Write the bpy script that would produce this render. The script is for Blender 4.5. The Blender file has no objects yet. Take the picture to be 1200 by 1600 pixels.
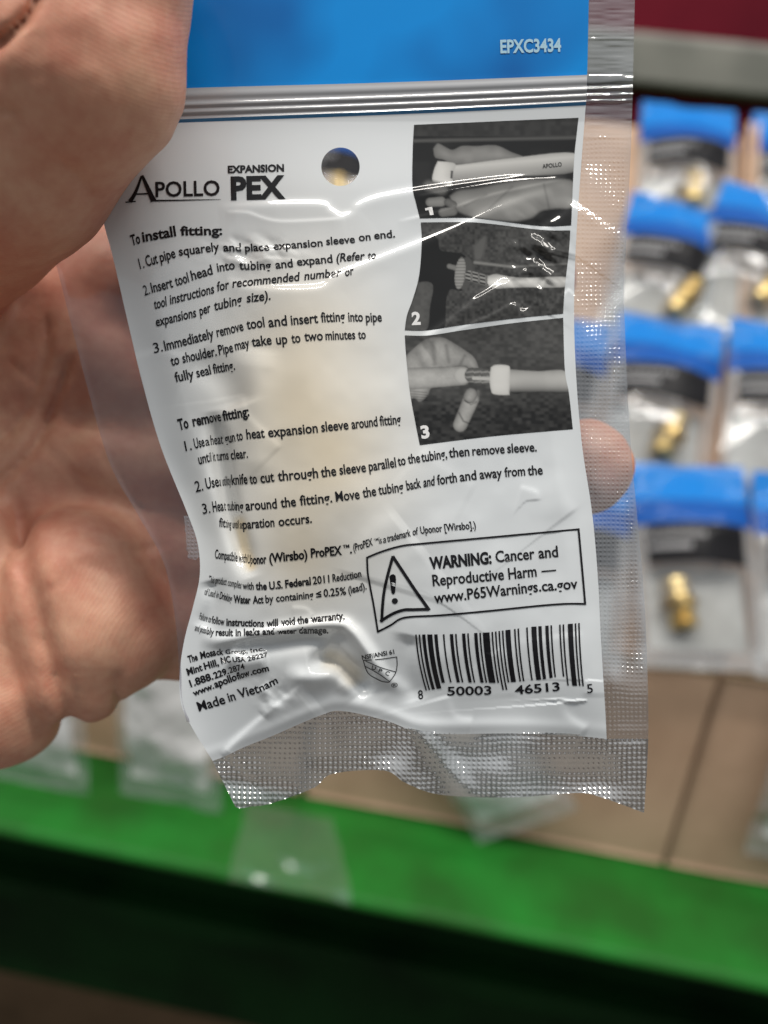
import bpy, math, random
import numpy as np

# ------------------------------------------------------------------ camera, light, exposure
S = bpy.context.scene
COL = S.collection
random.seed(4)
F = 1287.0                                     # focal length in photo pixels (photo 1200 x 1600)
def unit(v): v = np.array(v, float); return v / np.linalg.norm(v)
XA = unit((.983, -.157, .094))                 # shelf direction seen from the camera
UP = np.array((.16, .925, .375)); UP = unit(UP - XA * UP.dot(XA))
NO = np.cross(XA, UP)
R = np.array((XA, -NO, UP))                    # camera frame -> world
def cam(px, py, d):
    px, py, d = np.broadcast_arrays(np.asarray(px, float), np.asarray(py, float), np.asarray(d, float))
    return np.stack(((px - 600) / F * d, (800 - py) / F * d, -d), -1)
CP = -R @ cam(600, 1415, .60)   # shelf front edge is the line y = 0, z = 0
def W(px, py, d): return cam(px, py, d) @ R.T + CP      # a point at distance d (metres)
def on_plane(px, py, p0, n):
    r = R @ cam(px, py, 1.0); p0 = np.array(p0, float); n = np.array(n, float)
    return CP + r * (n.dot(p0 - CP) / n.dot(r))

cd = bpy.data.cameras.new('camera'); co = bpy.data.objects.new('camera', cd); COL.objects.link(co)
from mathutils import Matrix
m4 = Matrix.Identity(4)
for i in range(3):
    for j in range(3): m4[i][j] = R[i][j]
    m4[i][3] = CP[i]
co.matrix_world = m4
cd.sensor_fit = 'VERTICAL'; cd.sensor_height = 36; cd.lens = 36 * F / 1600
cd.clip_start = .01; cd.clip_end = 50
cd.dof.use_dof = True; cd.dof.focus_distance = .150
cd.dof.aperture_fstop = cd.lens / 3.5
S.camera = co

w = bpy.data.worlds.new('World'); S.world = w; w.use_nodes = True
bg = w.node_tree.nodes['Background']; bg.inputs[1].default_value = 1.0    # the hall: dim low down, bright ceiling
_t = w.node_tree.nodes.new('ShaderNodeTexCoord'); _s = w.node_tree.nodes.new('ShaderNodeSeparateXYZ'); _r = w.node_tree.nodes.new('ShaderNodeValToRGB')
w.node_tree.links.new(_t.outputs['Generated'], _s.inputs[0]); w.node_tree.links.new(_s.outputs['Z'], _r.inputs[0]); w.node_tree.links.new(_r.outputs[0], bg.inputs[0])
_r.color_ramp.elements[0].color = (.05, .05, .05, 1); _r.color_ramp.elements[1].color = (.62, .64, .66, 1)
_e = _r.color_ramp.elements.new(.12); _e.color = (.24, .245, .25, 1)

def area(name, loc, target, sx, sy, power, col=(1, .97, .93)):
    l = bpy.data.lights.new(name, 'AREA'); l.shape = 'RECTANGLE'; l.size = sx; l.size_y = sy; l.energy = power; l.color = col
    o = bpy.data.objects.new(name, l); COL.objects.link(o); o.location = loc
    o.rotation_euler = (math.atan2(target[1] - loc[1], loc[2] - target[2]), 0, 0)
    return o
area('ceiling_tube', (-.2, -.62, 2.3), (0, -.45, 0), 3.0, .12, 50, (1, .95, .88))
area('ceiling_tube', (.1, .18, 2.4), (0, .1, 0), 3.0, .12, 19, (1, .95, .88))
area('ceiling_tube', (1.3, .0, 2.5), (0, .0, 0), .13, 2.0, 8, (1, .95, .88))
S.view_settings.view_transform = 'Standard'; S.view_settings.look = 'None'
S.view_settings.exposure = -0.04; S.view_settings.gamma = 1.0
S.render.engine = 'CYCLES'
S.cycles.use_denoising = True
S.cycles.max_bounces = 10; S.cycles.transparent_max_bounces = 16
S.cycles.sample_clamp_indirect = 6

# ------------------------------------------------------------------ helpers
def mat(name, base=(.8, .8, .8), rough=.5, **k):
    m = bpy.data.materials.new(name); m.use_nodes = True
    b = m.node_tree.nodes['Principled BSDF']
    b.inputs['Base Color'].default_value = (*base, 1); b.inputs['Roughness'].default_value = rough
    for n, v in k.items():
        n = {'coat': 'Coat Weight', 'coat_rough': 'Coat Roughness', 'metal': 'Metallic', 'sss': 'Subsurface Weight', 'spec': 'Specular IOR Level'}[n]
        b.inputs[n].default_value = v
    return m
def nodes(m): return m.node_tree.nodes, m.node_tree.links, m.node_tree.nodes['Principled BSDF']
def noise_colour(m, c1, c2, scale, detail=4, lo=.35, hi=.65, rough_var=None, bump=None, stretch=None):
    n, l, b = nodes(m)
    tc = n.new('ShaderNodeTexCoord'); src = tc.outputs['Object']
    if stretch:
        mp = n.new('ShaderNodeMapping'); mp.inputs['Scale'].default_value = stretch; l.new(src, mp.inputs[0]); src = mp.outputs[0]
    t = n.new('ShaderNodeTexNoise'); t.inputs['Scale'].default_value = scale; t.inputs['Detail'].default_value = detail
    l.new(src, t.inputs['Vector'])
    r = n.new('ShaderNodeValToRGB'); e = r.color_ramp.elements
    e[0].position = lo; e[0].color = (*c1, 1); e[1].position = hi; e[1].color = (*c2, 1)
    l.new(t.outputs['Fac'], r.inputs[0]); l.new(r.outputs[0], b.inputs['Base Color'])
    if bump:
        t2 = n.new('ShaderNodeTexNoise'); t2.inputs['Scale'].default_value = bump[0]; t2.inputs['Detail'].default_value = 5
        l.new(src, t2.inputs['Vector'])
        bp = n.new('ShaderNodeBump'); bp.inputs['Strength'].default_value = bump[1]; bp.inputs['Distance'].default_value = bump[2]
        l.new(t2.outputs['Fac'], bp.inputs['Height']); l.new(bp.outputs[0], b.inputs['Normal'])
    return m
def film(name, gloss, haze, rough=.08, tint=(.93, .95, .96), hazecol=(.75, .78, .8), fres=1.0):
    """clear plastic film: see-through, a little milky, mirror-like at grazing angles"""
    m = bpy.data.materials.new(name); m.use_nodes = True
    n, l = m.node_tree.nodes, m.node_tree.links; n.clear()
    out = n.new('ShaderNodeOutputMaterial')
    tr = n.new('ShaderNodeBsdfTransparent'); tr.inputs[0].default_value = (*tint, 1)
    df = n.new('ShaderNodeBsdfDiffuse'); df.inputs[0].default_value = (*hazecol, 1)
    gl = n.new('ShaderNodeBsdfGlossy'); gl.inputs['Roughness'].default_value = rough; gl.inputs[0].default_value = (.95, .96, .97, 1)
    lw = n.new('ShaderNodeLayerWeight'); lw.inputs[0].default_value = .5          # Schlick, the same from both sides
    fp = n.new('ShaderNodeMath'); fp.operation = 'POWER'; fp.inputs[1].default_value = 5; l.new(lw.outputs['Facing'], fp.inputs[0])
    fr = n.new('ShaderNodeMath'); fr.operation = 'MULTIPLY_ADD'; fr.inputs[1].default_value = .95; fr.inputs[2].default_value = .05; l.new(fp.outputs[0], fr.inputs[0])
    ma = n.new('ShaderNodeMath'); ma.operation = 'MULTIPLY_ADD'; ma.inputs[1].default_value = fres; ma.inputs[2].default_value = gloss; ma.use_clamp = True
    l.new(fr.outputs[0], ma.inputs[0])
    m1 = n.new('ShaderNodeMixShader'); m1.inputs[0].default_value = haze; l.new(tr.outputs[0], m1.inputs[1]); l.new(df.outputs[0], m1.inputs[2])
    m2 = n.new('ShaderNodeMixShader'); l.new(ma.outputs[0], m2.inputs[0]); l.new(m1.outputs[0], m2.inputs[1]); l.new(gl.outputs[0], m2.inputs[2])
    l.new(m2.outputs[0], out.inputs[0])
    return m

def mesh(name, V, Q, smooth=True, mt=None):
    V = np.asarray(V, np.float32).reshape(-1, 3)
    me = bpy.data.meshes.new(name)
    if isinstance(Q, np.ndarray):
        k = Q.shape[1]; M = len(Q)
        me.vertices.add(len(V)); me.vertices.foreach_set('co', V.ravel())
        me.loops.add(M * k); me.loops.foreach_set('vertex_index', Q.astype(np.int32).ravel())
        me.polygons.add(M); me.polygons.foreach_set('loop_start', np.arange(0, M * k, k, dtype=np.int32))
    else:
        me.from_pydata([tuple(map(float, v)) for v in V], [], [tuple(map(int, q)) for q in Q])
    me.update(calc_edges=True); me.validate()
    me.polygons.foreach_set('use_smooth', np.full(len(me.polygons), smooth))
    if mt: me.materials.append(mt)
    return me
def obj(name, V, Q, mt, parent=None, smooth=True):
    """verts in world coordinates; the object sits at its root's place"""
    root = parent
    off = np.zeros(3)
    while root is not None: off = off + np.array(root.location); root = root.parent
    V = np.asarray(V, float).reshape(-1, 3)
    loc = np.zeros(3)
    if parent is None: loc = V.mean(0); off = loc
    o = bpy.data.objects.new(name, mesh(name, V - off, Q, smooth, mt)); COL.objects.link(o)
    o.location = loc; o.parent = parent
    return o
def thing(name, loc, label, cat, group=None, kind=None):
    o = bpy.data.objects.new(name, None); COL.objects.link(o); o.location = loc; o.empty_display_size = .01
    return tag(o, label, cat, group, kind)
def tag(o, label=None, cat=None, group=None, kind=None):
    for k, v in (('label', label), ('category', cat), ('group', group), ('kind', kind)):
        if v: o[k] = v
    return o
def gridq(nr, nc):
    i = np.arange(nr * nc).reshape(nr, nc)
    return np.stack((i[:-1, :-1], i[1:, :-1], i[1:, 1:], i[:-1, 1:]), -1).reshape(-1, 4)
class Geo:
    """collects boxes, lathes and polygons into one mesh"""
    def __init__(s): s.V = []; s.Q = []
    def add(s, V, Q):
        b = len(s.V); s.V += [tuple(v) for v in V]; s.Q += [tuple(b + i for i in q) for q in Q]; return s
    def box(s, lo, hi):
        x0, y0, z0 = lo; x1, y1, z1 = hi
        return s.add([(x0, y0, z0), (x1, y0, z0), (x1, y1, z0), (x0, y1, z0), (x0, y0, z1), (x1, y0, z1), (x1, y1, z1), (x0, y1, z1)],
                     [(0, 3, 2, 1), (4, 5, 6, 7), (0, 1, 5, 4), (1, 2, 6, 5), (2, 3, 7, 6), (3, 0, 4, 7)])
    def prism(s, prof, x0, x1):
        n = len(prof)
        return s.add([(x0, y, z) for y, z in prof] + [(x1, y, z) for y, z in prof],
                     [tuple(range(n)), tuple(range(2 * n - 1, n - 1, -1))] + [(i, n + i, n + (i + 1) % n, (i + 1) % n) for i in range(n)])
    def build(s, name, mt, parent=None, smooth=False): return obj(name, s.V, s.Q, mt, parent, smooth)
def bevel(o, wd, seg=2):
    m = o.modifiers.new('bevel', 'BEVEL'); m.width = wd; m.segments = seg; m.limit_method = 'ANGLE'; return o

_rs = np.random.RandomState(11); _L = _rs.rand(256, 256)
def vnoise(x, y):
    xi = np.floor(x).astype(int); yi = np.floor(y).astype(int); fx = x - xi; fy = y - yi
    fx = fx ** 3 * (fx * (fx * 6 - 15) + 10); fy = fy ** 3 * (fy * (fy * 6 - 15) + 10)
    g = lambda a, b: _L[a % 256, b % 256]
    return (g(xi, yi) * (1 - fx) + g(xi + 1, yi) * fx) * (1 - fy) + (g(xi, yi + 1) * (1 - fx) + g(xi + 1, yi + 1) * fx) * fy - .5
def sstep(a, b, x):
    t = np.clip((x - a) / (b - a), 0, 1); return t * t * (3 - 2 * t)
def seg_dist(x, y, pts):
    """distance to a polyline, the position along it (0..1)"""
    best = np.full(np.shape(x), 1e9); pos = np.zeros(np.shape(x)); n = len(pts) - 1
    for i in range(n):
        (ax, ay), (bx, by) = pts[i], pts[i + 1]; dx, dy = bx - ax, by - ay
        t = np.clip(((x - ax) * dx + (y - ay) * dy) / (dx * dx + dy * dy + 1e-9), 0, 1)
        d = np.hypot(x - ax - t * dx, y - ay - t * dy); k = d < best
        best = np.where(k, d, best); pos = np.where(k, (i + t) / n, pos)
    return best, pos
def smooth_pts(pts, n=6):
    """Catmull-Rom through the points"""
    p = np.array([pts[0]] + list(pts) + [pts[-1]], float); out = []
    for i in range(1, len(p) - 2):
        for t in np.linspace(0, 1, n, endpoint=False):
            a, b, c, d = p[i - 1], p[i], p[i + 1], p[i + 2]
            out.append(.5 * (2 * b + (c - a) * t + (2 * a - 5 * b + 4 * c - d) * t * t + (3 * b - 3 * c + d - a) * t ** 3))
    out.append(p[-2]); return [tuple(q) for q in out]
def curve(*kv):
    q = np.array(smooth_pts(kv, 8)); return lambda v: np.interp(v, q[:, 0], q[:, 1])

#@@STRUCTURE
# ------------------------------------------------------------------ materials of the setting
M_green = noise_colour(mat('green_painted_steel', rough=.5, spec=.2), (.014, .095, .012), (.014, .175, .02), 13, bump=(60, .15, .002))
M_green_shade = noise_colour(mat('shaded_green_steel', rough=.7, spec=.08), (.002, .014, .003), (.004, .030, .006), 9, bump=(60, .15, .002))  # the green steel again, with the shade under the deck put into its colour
M_card = noise_colour(mat('cardboard', rough=.85, spec=.2), (.50, .33, .225), (.63, .43, .30), 14, bump=(90, .3, .001))
M_maroon = noise_colour(mat('maroon_paint', rough=.6, spec=.1), (.10, .005, .014), (.15, .008, .02), 6)
M_rail = noise_colour(mat('grey_rail', rough=.5), (.17, .175, .155), (.27, .27, .24), 11)
M_deck = mat('shelf_board', (.10, .08, .06), .8)
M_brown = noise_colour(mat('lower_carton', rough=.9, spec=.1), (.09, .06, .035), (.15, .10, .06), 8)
M_floor = noise_colour(mat('concrete_floor', rough=.7), (.22, .20, .18), (.32, .30, .27), 5)

# floor and the lower shelf
FZ = -1.0
o = Geo().box((-6, -6, FZ - .02), (6, 6, FZ)).build('floor', M_floor); tag(o, kind='structure')

rack = thing('shelf_bay', (0, .4, 0), 'green steel shelf bay carrying the cardboard boxes of packets', 'shelf')
g = Geo().prism([(0, -.004), (.004, 0), (.96, 0), (.96, -.006), (.05, -.006), (.05, -.012), (.004, -.012), (0, -.008)], -1.3, 1.3)
bevel(g.build('steel_deck', M_green, rack), .0015)
Geo().box((-1.3, .06, -.24), (1.3, .066, -.0065)).build('skirt', M_green_shade, rack)
g = Geo().prism([(.040, -.10), (.059, -.096), (.059, -.125), (.040, -.121)], -1.3, 1.3); g.build('cross_brace', M_green_shade, rack)
g = Geo().prism([(.15, -.25), (.21, -.25), (.21, -.30), (.15, -.30)], -1.3, 1.3); bevel(g.build('cross_brace', M_green_shade, rack), .002)
Geo().box((-1.3, 0.10, -.62), (1.3, .95, -.60)).build('lower_board', M_deck, rack)
o = Geo().box((-1.3, .952, -.9), (1.3, .97, 1.2)).build('back_panel', M_maroon, rack)
rp = on_plane(1100, 105, (0, .945, 0), (0, 1, 0)); rz = rp[2]
g = Geo().prism([(.952, rz + .036), (.93, rz + .034), (.925, rz + .028), (.925, rz - .028), (.93, rz - .034), (.952, rz - .036)], -1.3, 1.3)
bevel(g.build('grey_rail', M_rail, rack), .003)
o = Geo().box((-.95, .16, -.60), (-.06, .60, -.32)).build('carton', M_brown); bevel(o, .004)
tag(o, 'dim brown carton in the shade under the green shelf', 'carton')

# cardboard boxes with a sloped floor the packets lean on
TH = math.radians(50); YF = on_plane(600, 1270, (0, 0, 0), (0, 0, 1))[1]; ZR = on_plane(1100, 1048, (0, YF, 0), (0, 1, 0))[2]
RIM = np.array((0, YF + .002, ZR))
EV = np.array((0, math.cos(TH), math.sin(TH))); EN = np.array((0, -math.sin(TH), math.cos(TH)))
SL = .50
def tray(x0, x1, label):
    t = thing('cardboard_box', ((x0 + x1) / 2, YF, .004), label, 'box', 'cardboard boxes on the green shelf')
    p = lambda v, d: tuple((RIM + EV * v + EN * d)[1:])
    nz = 28; nx = 40                         # front wall: slightly crumpled board
    X, Z = np.meshgrid(np.linspace(x0 + .001, x1 - .001, nx), np.linspace(.003, ZR, nz))
    Y = YF + .003 * vnoise(X * 9 + x0 * 50, Z * 6)
    V = np.concatenate((np.stack((X, Y, Z), -1).reshape(-1, 3), np.stack((X, Y + .004, Z), -1).reshape(-1, 3)))
    n = nx * nz; a = gridq(nz, nx)
    ring = list(range(nx)) + list(range(2 * nx - 1, n, nx)) + list(range(n - 2, n - nx - 1, -1)) + list(range(n - 2 * nx, 0, -nx))
    Q = np.concatenate((a[:, ::-1], a + n, np.array([(r, q, q + n, r + n) for r, q in zip(ring, ring[1:] + ring[:1])])))
    obj('front_wall', V, Q, M_card, t)
    g = Geo().prism([p(.004, -.012), p(SL, -.012), p(SL, -.007), p(.004, -.007)], x0 + .005, x1 - .005); g.build('sloped_floor', M_card, t)
    for xa in (x0 + .001, x1 - .0045):
        pr = [(YF + .006, .004), (YF + .006, ZR - .006), p(.05, .012), p(SL, .012), (p(SL, .012)[0] + .03, .004)]
        Geo().prism(pr, xa, xa + .0035).build('side_wall', M_card, t)
    return t
bx = on_plane(1084, 1200, (0, YF, 0), (0, 1, 0))[0]
TW = .30
tray(bx - TW + .002, bx - .0007, 'brown cardboard box behind the pouch, its torn seam right of the pouch')
tray(bx + .0007, bx + TW, 'brown cardboard box at the right edge, right of the torn seam')
tray(bx - 2 * TW + .006, bx - TW - .002, 'brown cardboard box at the left, below the hand')

#@@PACKETS
# ------------------------------------------------------------------ packets in the boxes
M_blue = mat('blue_print', (.0, .17, .55), .5, coat=.2, coat_rough=.12, spec=.15)
M_blueD = mat('deep_blue_print', (.0, .075, .34), .5, coat=.2, coat_rough=.12, spec=.15)
M_black = mat('black_print', (.010, .010, .012), .6, coat=.08, coat_rough=.2, spec=.1)
M_paper = noise_colour(mat('white_insert', rough=.6), (.38, .37, .35), (.56, .55, .53), 25)
M_ink = mat('pale_ink', (.25, .25, .26), .5)
M_brass = noise_colour(mat('brass', rough=.3, metal=1.0), (.62, .44, .17), (.78, .60, .28), 60)
M_wpk = mat('packet_white_print', (.76, .77, .77), .35, coat=.8, coat_rough=.1)
M_win = film('packet_window', .04, .07, .16)
M_seal = film('packet_seal', .05, .35, .2, hazecol=(.6, .62, .63), fres=.6)
PWD, PHT = .086, .150                          # a packet: width, height
def sheet(nu, nv, u0, u1, v0, v1, wf):
    U, V = np.meshgrid(np.linspace(u0, u1, nu), np.linspace(v0, v1, nv))
    return np.stack((U, V, wf(U, V)), -1), gridq(nv, nu)
def make_packet(seed):
    t = thing('fitting_packet', (0, 0, 0), 'x', 'packet', 'fitting packets in the cardboard boxes')
    k = seed * 7.3
    def wf(off): return lambda U, V: off + .019 * np.clip(1 - (U / .047) ** 2, 0, 1) * sstep(0, .05, V) * (1 - sstep(.09, .15, V)) + .004 * vnoise(U * 40 + k, V * 40) + .0007 * vnoise(U * 120 + k, V * 120)
    def part(name, u0, u1, v0, v1, off, mt, n=(34, 20)):
        V, Q = sheet(n[0], n[1], u0, u1, v0, v1, wf(off)); return obj(name, V, Q, mt, t)
    h = PWD / 2; s = h - .008
    part('header', -h, h, .118, PHT, .0005, M_blue)
    part('header_band', -h, h, .098, .1175, .0005, M_blueD)
    b = part('name_band', -s, s, .068, .0975, .0006, M_black)
    for j, (ua, ub, v) in enumerate(((-.034, .006, .089), (-.034, -.006, .080))):   # out-of-focus lettering
        n = 9
        for i in range(n):
            uu = ua + (ub - ua) * i / n; g = wf(.0010)
            U = np.array((uu, uu + .0028, uu + .0028, uu)); V = np.array((v - .0022, v - .0022, v + .0022, v + .0022))
            if i == 0: G = Geo()
            G.add(np.stack((U, V, g(U, V)), -1), [(0, 1, 2, 3)])
        G.build('lettering', M_ink, b)
    V, Q = sheet(14, 14, -s, s, .008, .0675, lambda U, V: -.003 + .001 * vnoise(U * 60 + k, V * 60)); obj('insert', V, Q, M_paper, t)
    part('window', -s, s, .008, .0675, .0006, M_win, (40, 36))
    part('side_seal', -h, -s, .004, .0975, .0005, M_seal, (6, 40)); part('side_seal', s, h, .004, .0975, .0005, M_seal, (6, 40))
    part('bottom_seal', -h, h, -.006, .0078, .0005, M_seal, (34, 8))
    return t
def make_turned(seed):
    t = thing('fitting_packet', (0, 0, 0), 'x', 'packet', 'fitting packets in the cardboard boxes')
    k = seed * 3.7 + 50; h = PWD / 2; s = h - .010
    wf = lambda off: (lambda U, V: off + .012 * np.clip(1 - (U / .043) ** 2, 0, 1) * sstep(.01, .06, V) + .007 * vnoise(U * 45 + k, V * 45) + .0016 * vnoise(U * 150 + k, V * 150))
    for name, u0, u1, v0, v1, mt in (('header', -h, h, .128, PHT, M_blue), ('back_panel', -s, s, .012, .1278, M_wpk), ('side_seal', -h, -s, .012, .1278, M_seal), ('side_seal', s, h, .012, .1278, M_seal), ('bottom_seal', -h, h, -.006, .0118, M_seal)):
        V, Q = sheet(max(5, int((u1 - u0) * 420)), max(6, int((v1 - v0) * 420)), u0, u1, v0, v1, wf(.0005)); obj(name, V, Q, mt, t)
    return t
def copy_tree(o, parent=None):
    c = o.copy(); COL.objects.link(c); c.parent = parent
    for ch in list(o.children): copy_tree(ch, c)
    return c
def make_fitting():
    prof = [(0, .0052)]
    for i in range(3): prof += [(.001 + i * .006, .0072), (.0045 + i * .006, .0084), (.0056 + i * .006, .0084), (.0058 + i * .006, .0068)]
    prof += [(.0195, .0068), (.0197, .0108), (.0245, .0108), (.0247, .0068)]
    full = [(z * .86, q * 1.2) for z, q in prof]; prof = full; full = prof + [(.0380 - z, r) for z, r in reversed(prof)]
    n = 24; V = [(r * math.cos(6.28318 * i / n), z - .0190, r * math.sin(6.28318 * i / n)) for z, r in full for i in range(n)]
    Q = [(a * n + i, a * n + (i + 1) % n, (a + 1) * n + (i + 1) % n, (a + 1) * n + i) for a in range(len(full) - 1) for i in range(n)]
    o = obj('brass_fitting', V, Q, M_brass, None, True)
    m = o.modifiers.new('edges', 'EDGE_SPLIT'); m.split_angle = math.radians(40)
    tag(o, 'x', 'fitting', 'brass fittings inside the packets'); return o
protos = [make_packet(i) for i in range(3)] + [make_turned(i) for i in range(2)]; fit0 = make_fitting()
first_fit = [True]; used = set()
def place(px, py, tilt, lift, idx, label, fit=None, flabel=None, slope=None, spin=None, ref=None):
    """header's top-left corner at the photo point (px, py) on a plane `lift` above the sloped floor"""
    e, n = (EV, EN) if slope is None else slope
    base = (RIM if slope is None else spin) + n * lift
    c = on_plane(px, py, base, n)
    Rz = Matrix.Rotation(tilt, 3, 'Z')
    B = Matrix(((1, e[0], n[0]), (0, e[1], n[1]), (0, e[2], n[2]))) @ Rz
    from mathutils import Vector
    o_ = Vector(c) - B @ Vector((-PWD / 2, PHT if ref is None else ref, 0))
    pr = protos[idx]
    if idx not in used: used.add(idx); t = pr
    else: t = copy_tree(pr)
    t.rotation_euler = B.to_euler(); t.location = o_; t['label'] = label
    if fit:
        if first_fit[0]: f = fit0; first_fit[0] = False
        else: f = fit0.copy(); COL.objects.link(f)
        u, v, a = fit
        f.rotation_euler = (B @ Matrix.Rotation(a, 3, 'Z')).to_euler(); f.location = o_ + B @ Vector((u, v, .0065)); f['label'] = flabel
    return t
P = 'blue topped fitting packet '
place(1003, 160, .02, .002, 0, P + 'topmost beside the held pouch, against the maroon panel', (.006, .052, .0), 'brass fitting in the topmost packet beside the held pouch')
place(988, 300, -.13, .010, 1, P + 'second from the top beside the held pouch edge', (.020, .050, -.35), 'brass fitting in the second packet from the top beside the pouch')
place(968, 485, -.06, .016, 2, P + 'third from the top beside the held pouch, above the fingertip', (.010, .042, -.25), 'ribbed brass fitting in the third packet down, above the fingertip')
place(983, 724, .13, .022, 0, P + 'lowest beside the held pouch, its white insert at the box rim', (-.014, .040, .15), 'bright brass fitting in the lowest packet, over the box rim')
place(1176, 178, -.02, .002, 1, P + 'topmost at the right edge of the view')
place(1130, 280, -.22, .012, 2, P + 'tilted, second from the top at the right edge', (.022, .050, -.4), 'brass fitting in the tilted packet at the right edge')
place(1142, 497, -.03, .016, 0, P + 'third from the top at the right edge, above the lowest one')
place(1174, 737, .05, .022, 1, P + 'lowest at the right edge, its clear end over the box')
place(466, 178, .03, .004, 2, P + 'seen through the round hang hole of the held pouch', (.010, .066, .3), 'brass fitting seen through the round hang hole')
place(798, 480, -.05, .013, 0, P + 'mostly behind the held pouch, blue showing through its right seal')
place(812, 722, .04, .020, 1, P + 'behind the fingertip, mostly hidden by the held pouch')
# packets whose clear ends hang over the front of the boxes
def drape(px, py, tilt, idx, label, lean=.02):
    e = unit((0, lean, 1)); n = unit((0, -1, lean)); c = on_plane(px, py, (0, 0, .005), (0, 0, 1))
    place(px, py, tilt, 0, idx, label, None, None, (e, n), c, -.006)
D = 'white backed fitting packet '
drape(-20, 1212, .0, 3, D + 'hanging over the box rim just under the hand')
drape(187, 1240, .03, 4, D + 'hanging over the box rim between the hand and the pouch')
drape(748, 1318, .62, 3, D + 'with one clear corner poking out below the silver seal')
c_ = on_plane(1163, 1334, (0, YF - .012, 0), (0, 1, 0)); place(1163, 1334, .05, 0, 4, D + 'hanging over the right box at the right edge', None, None, (np.array((0, 0, 1.)), np.array((0, -1., 0))), c_, -.006)
M_clear = film('clear_sleeve', .03, .05, .12)
def clear_sleeve():
    c = on_plane(452, 1338, (0, 0, .004), (0, 0, 1))
    U, V = np.meshgrid(np.linspace(-.042, .042, 60), np.linspace(-.034, .046, 50))
    H = .003 + .005 * (vnoise(U * 50 + 3, V * 50) + .5) + .0012 * (vnoise(U * 120, V * 120) + .5)
    o = obj('clear_sleeve', np.stack((c[0] + U * (1 - 3 * V) - V * .25 + .004 * vnoise(U * 40, V * 60), c[1] + V, H), -1), gridq(50, 60), M_clear)
    tag(o, 'empty crumpled clear plastic sleeve lying on the green shelf below the pouch', 'sleeve')
clear_sleeve()

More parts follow.
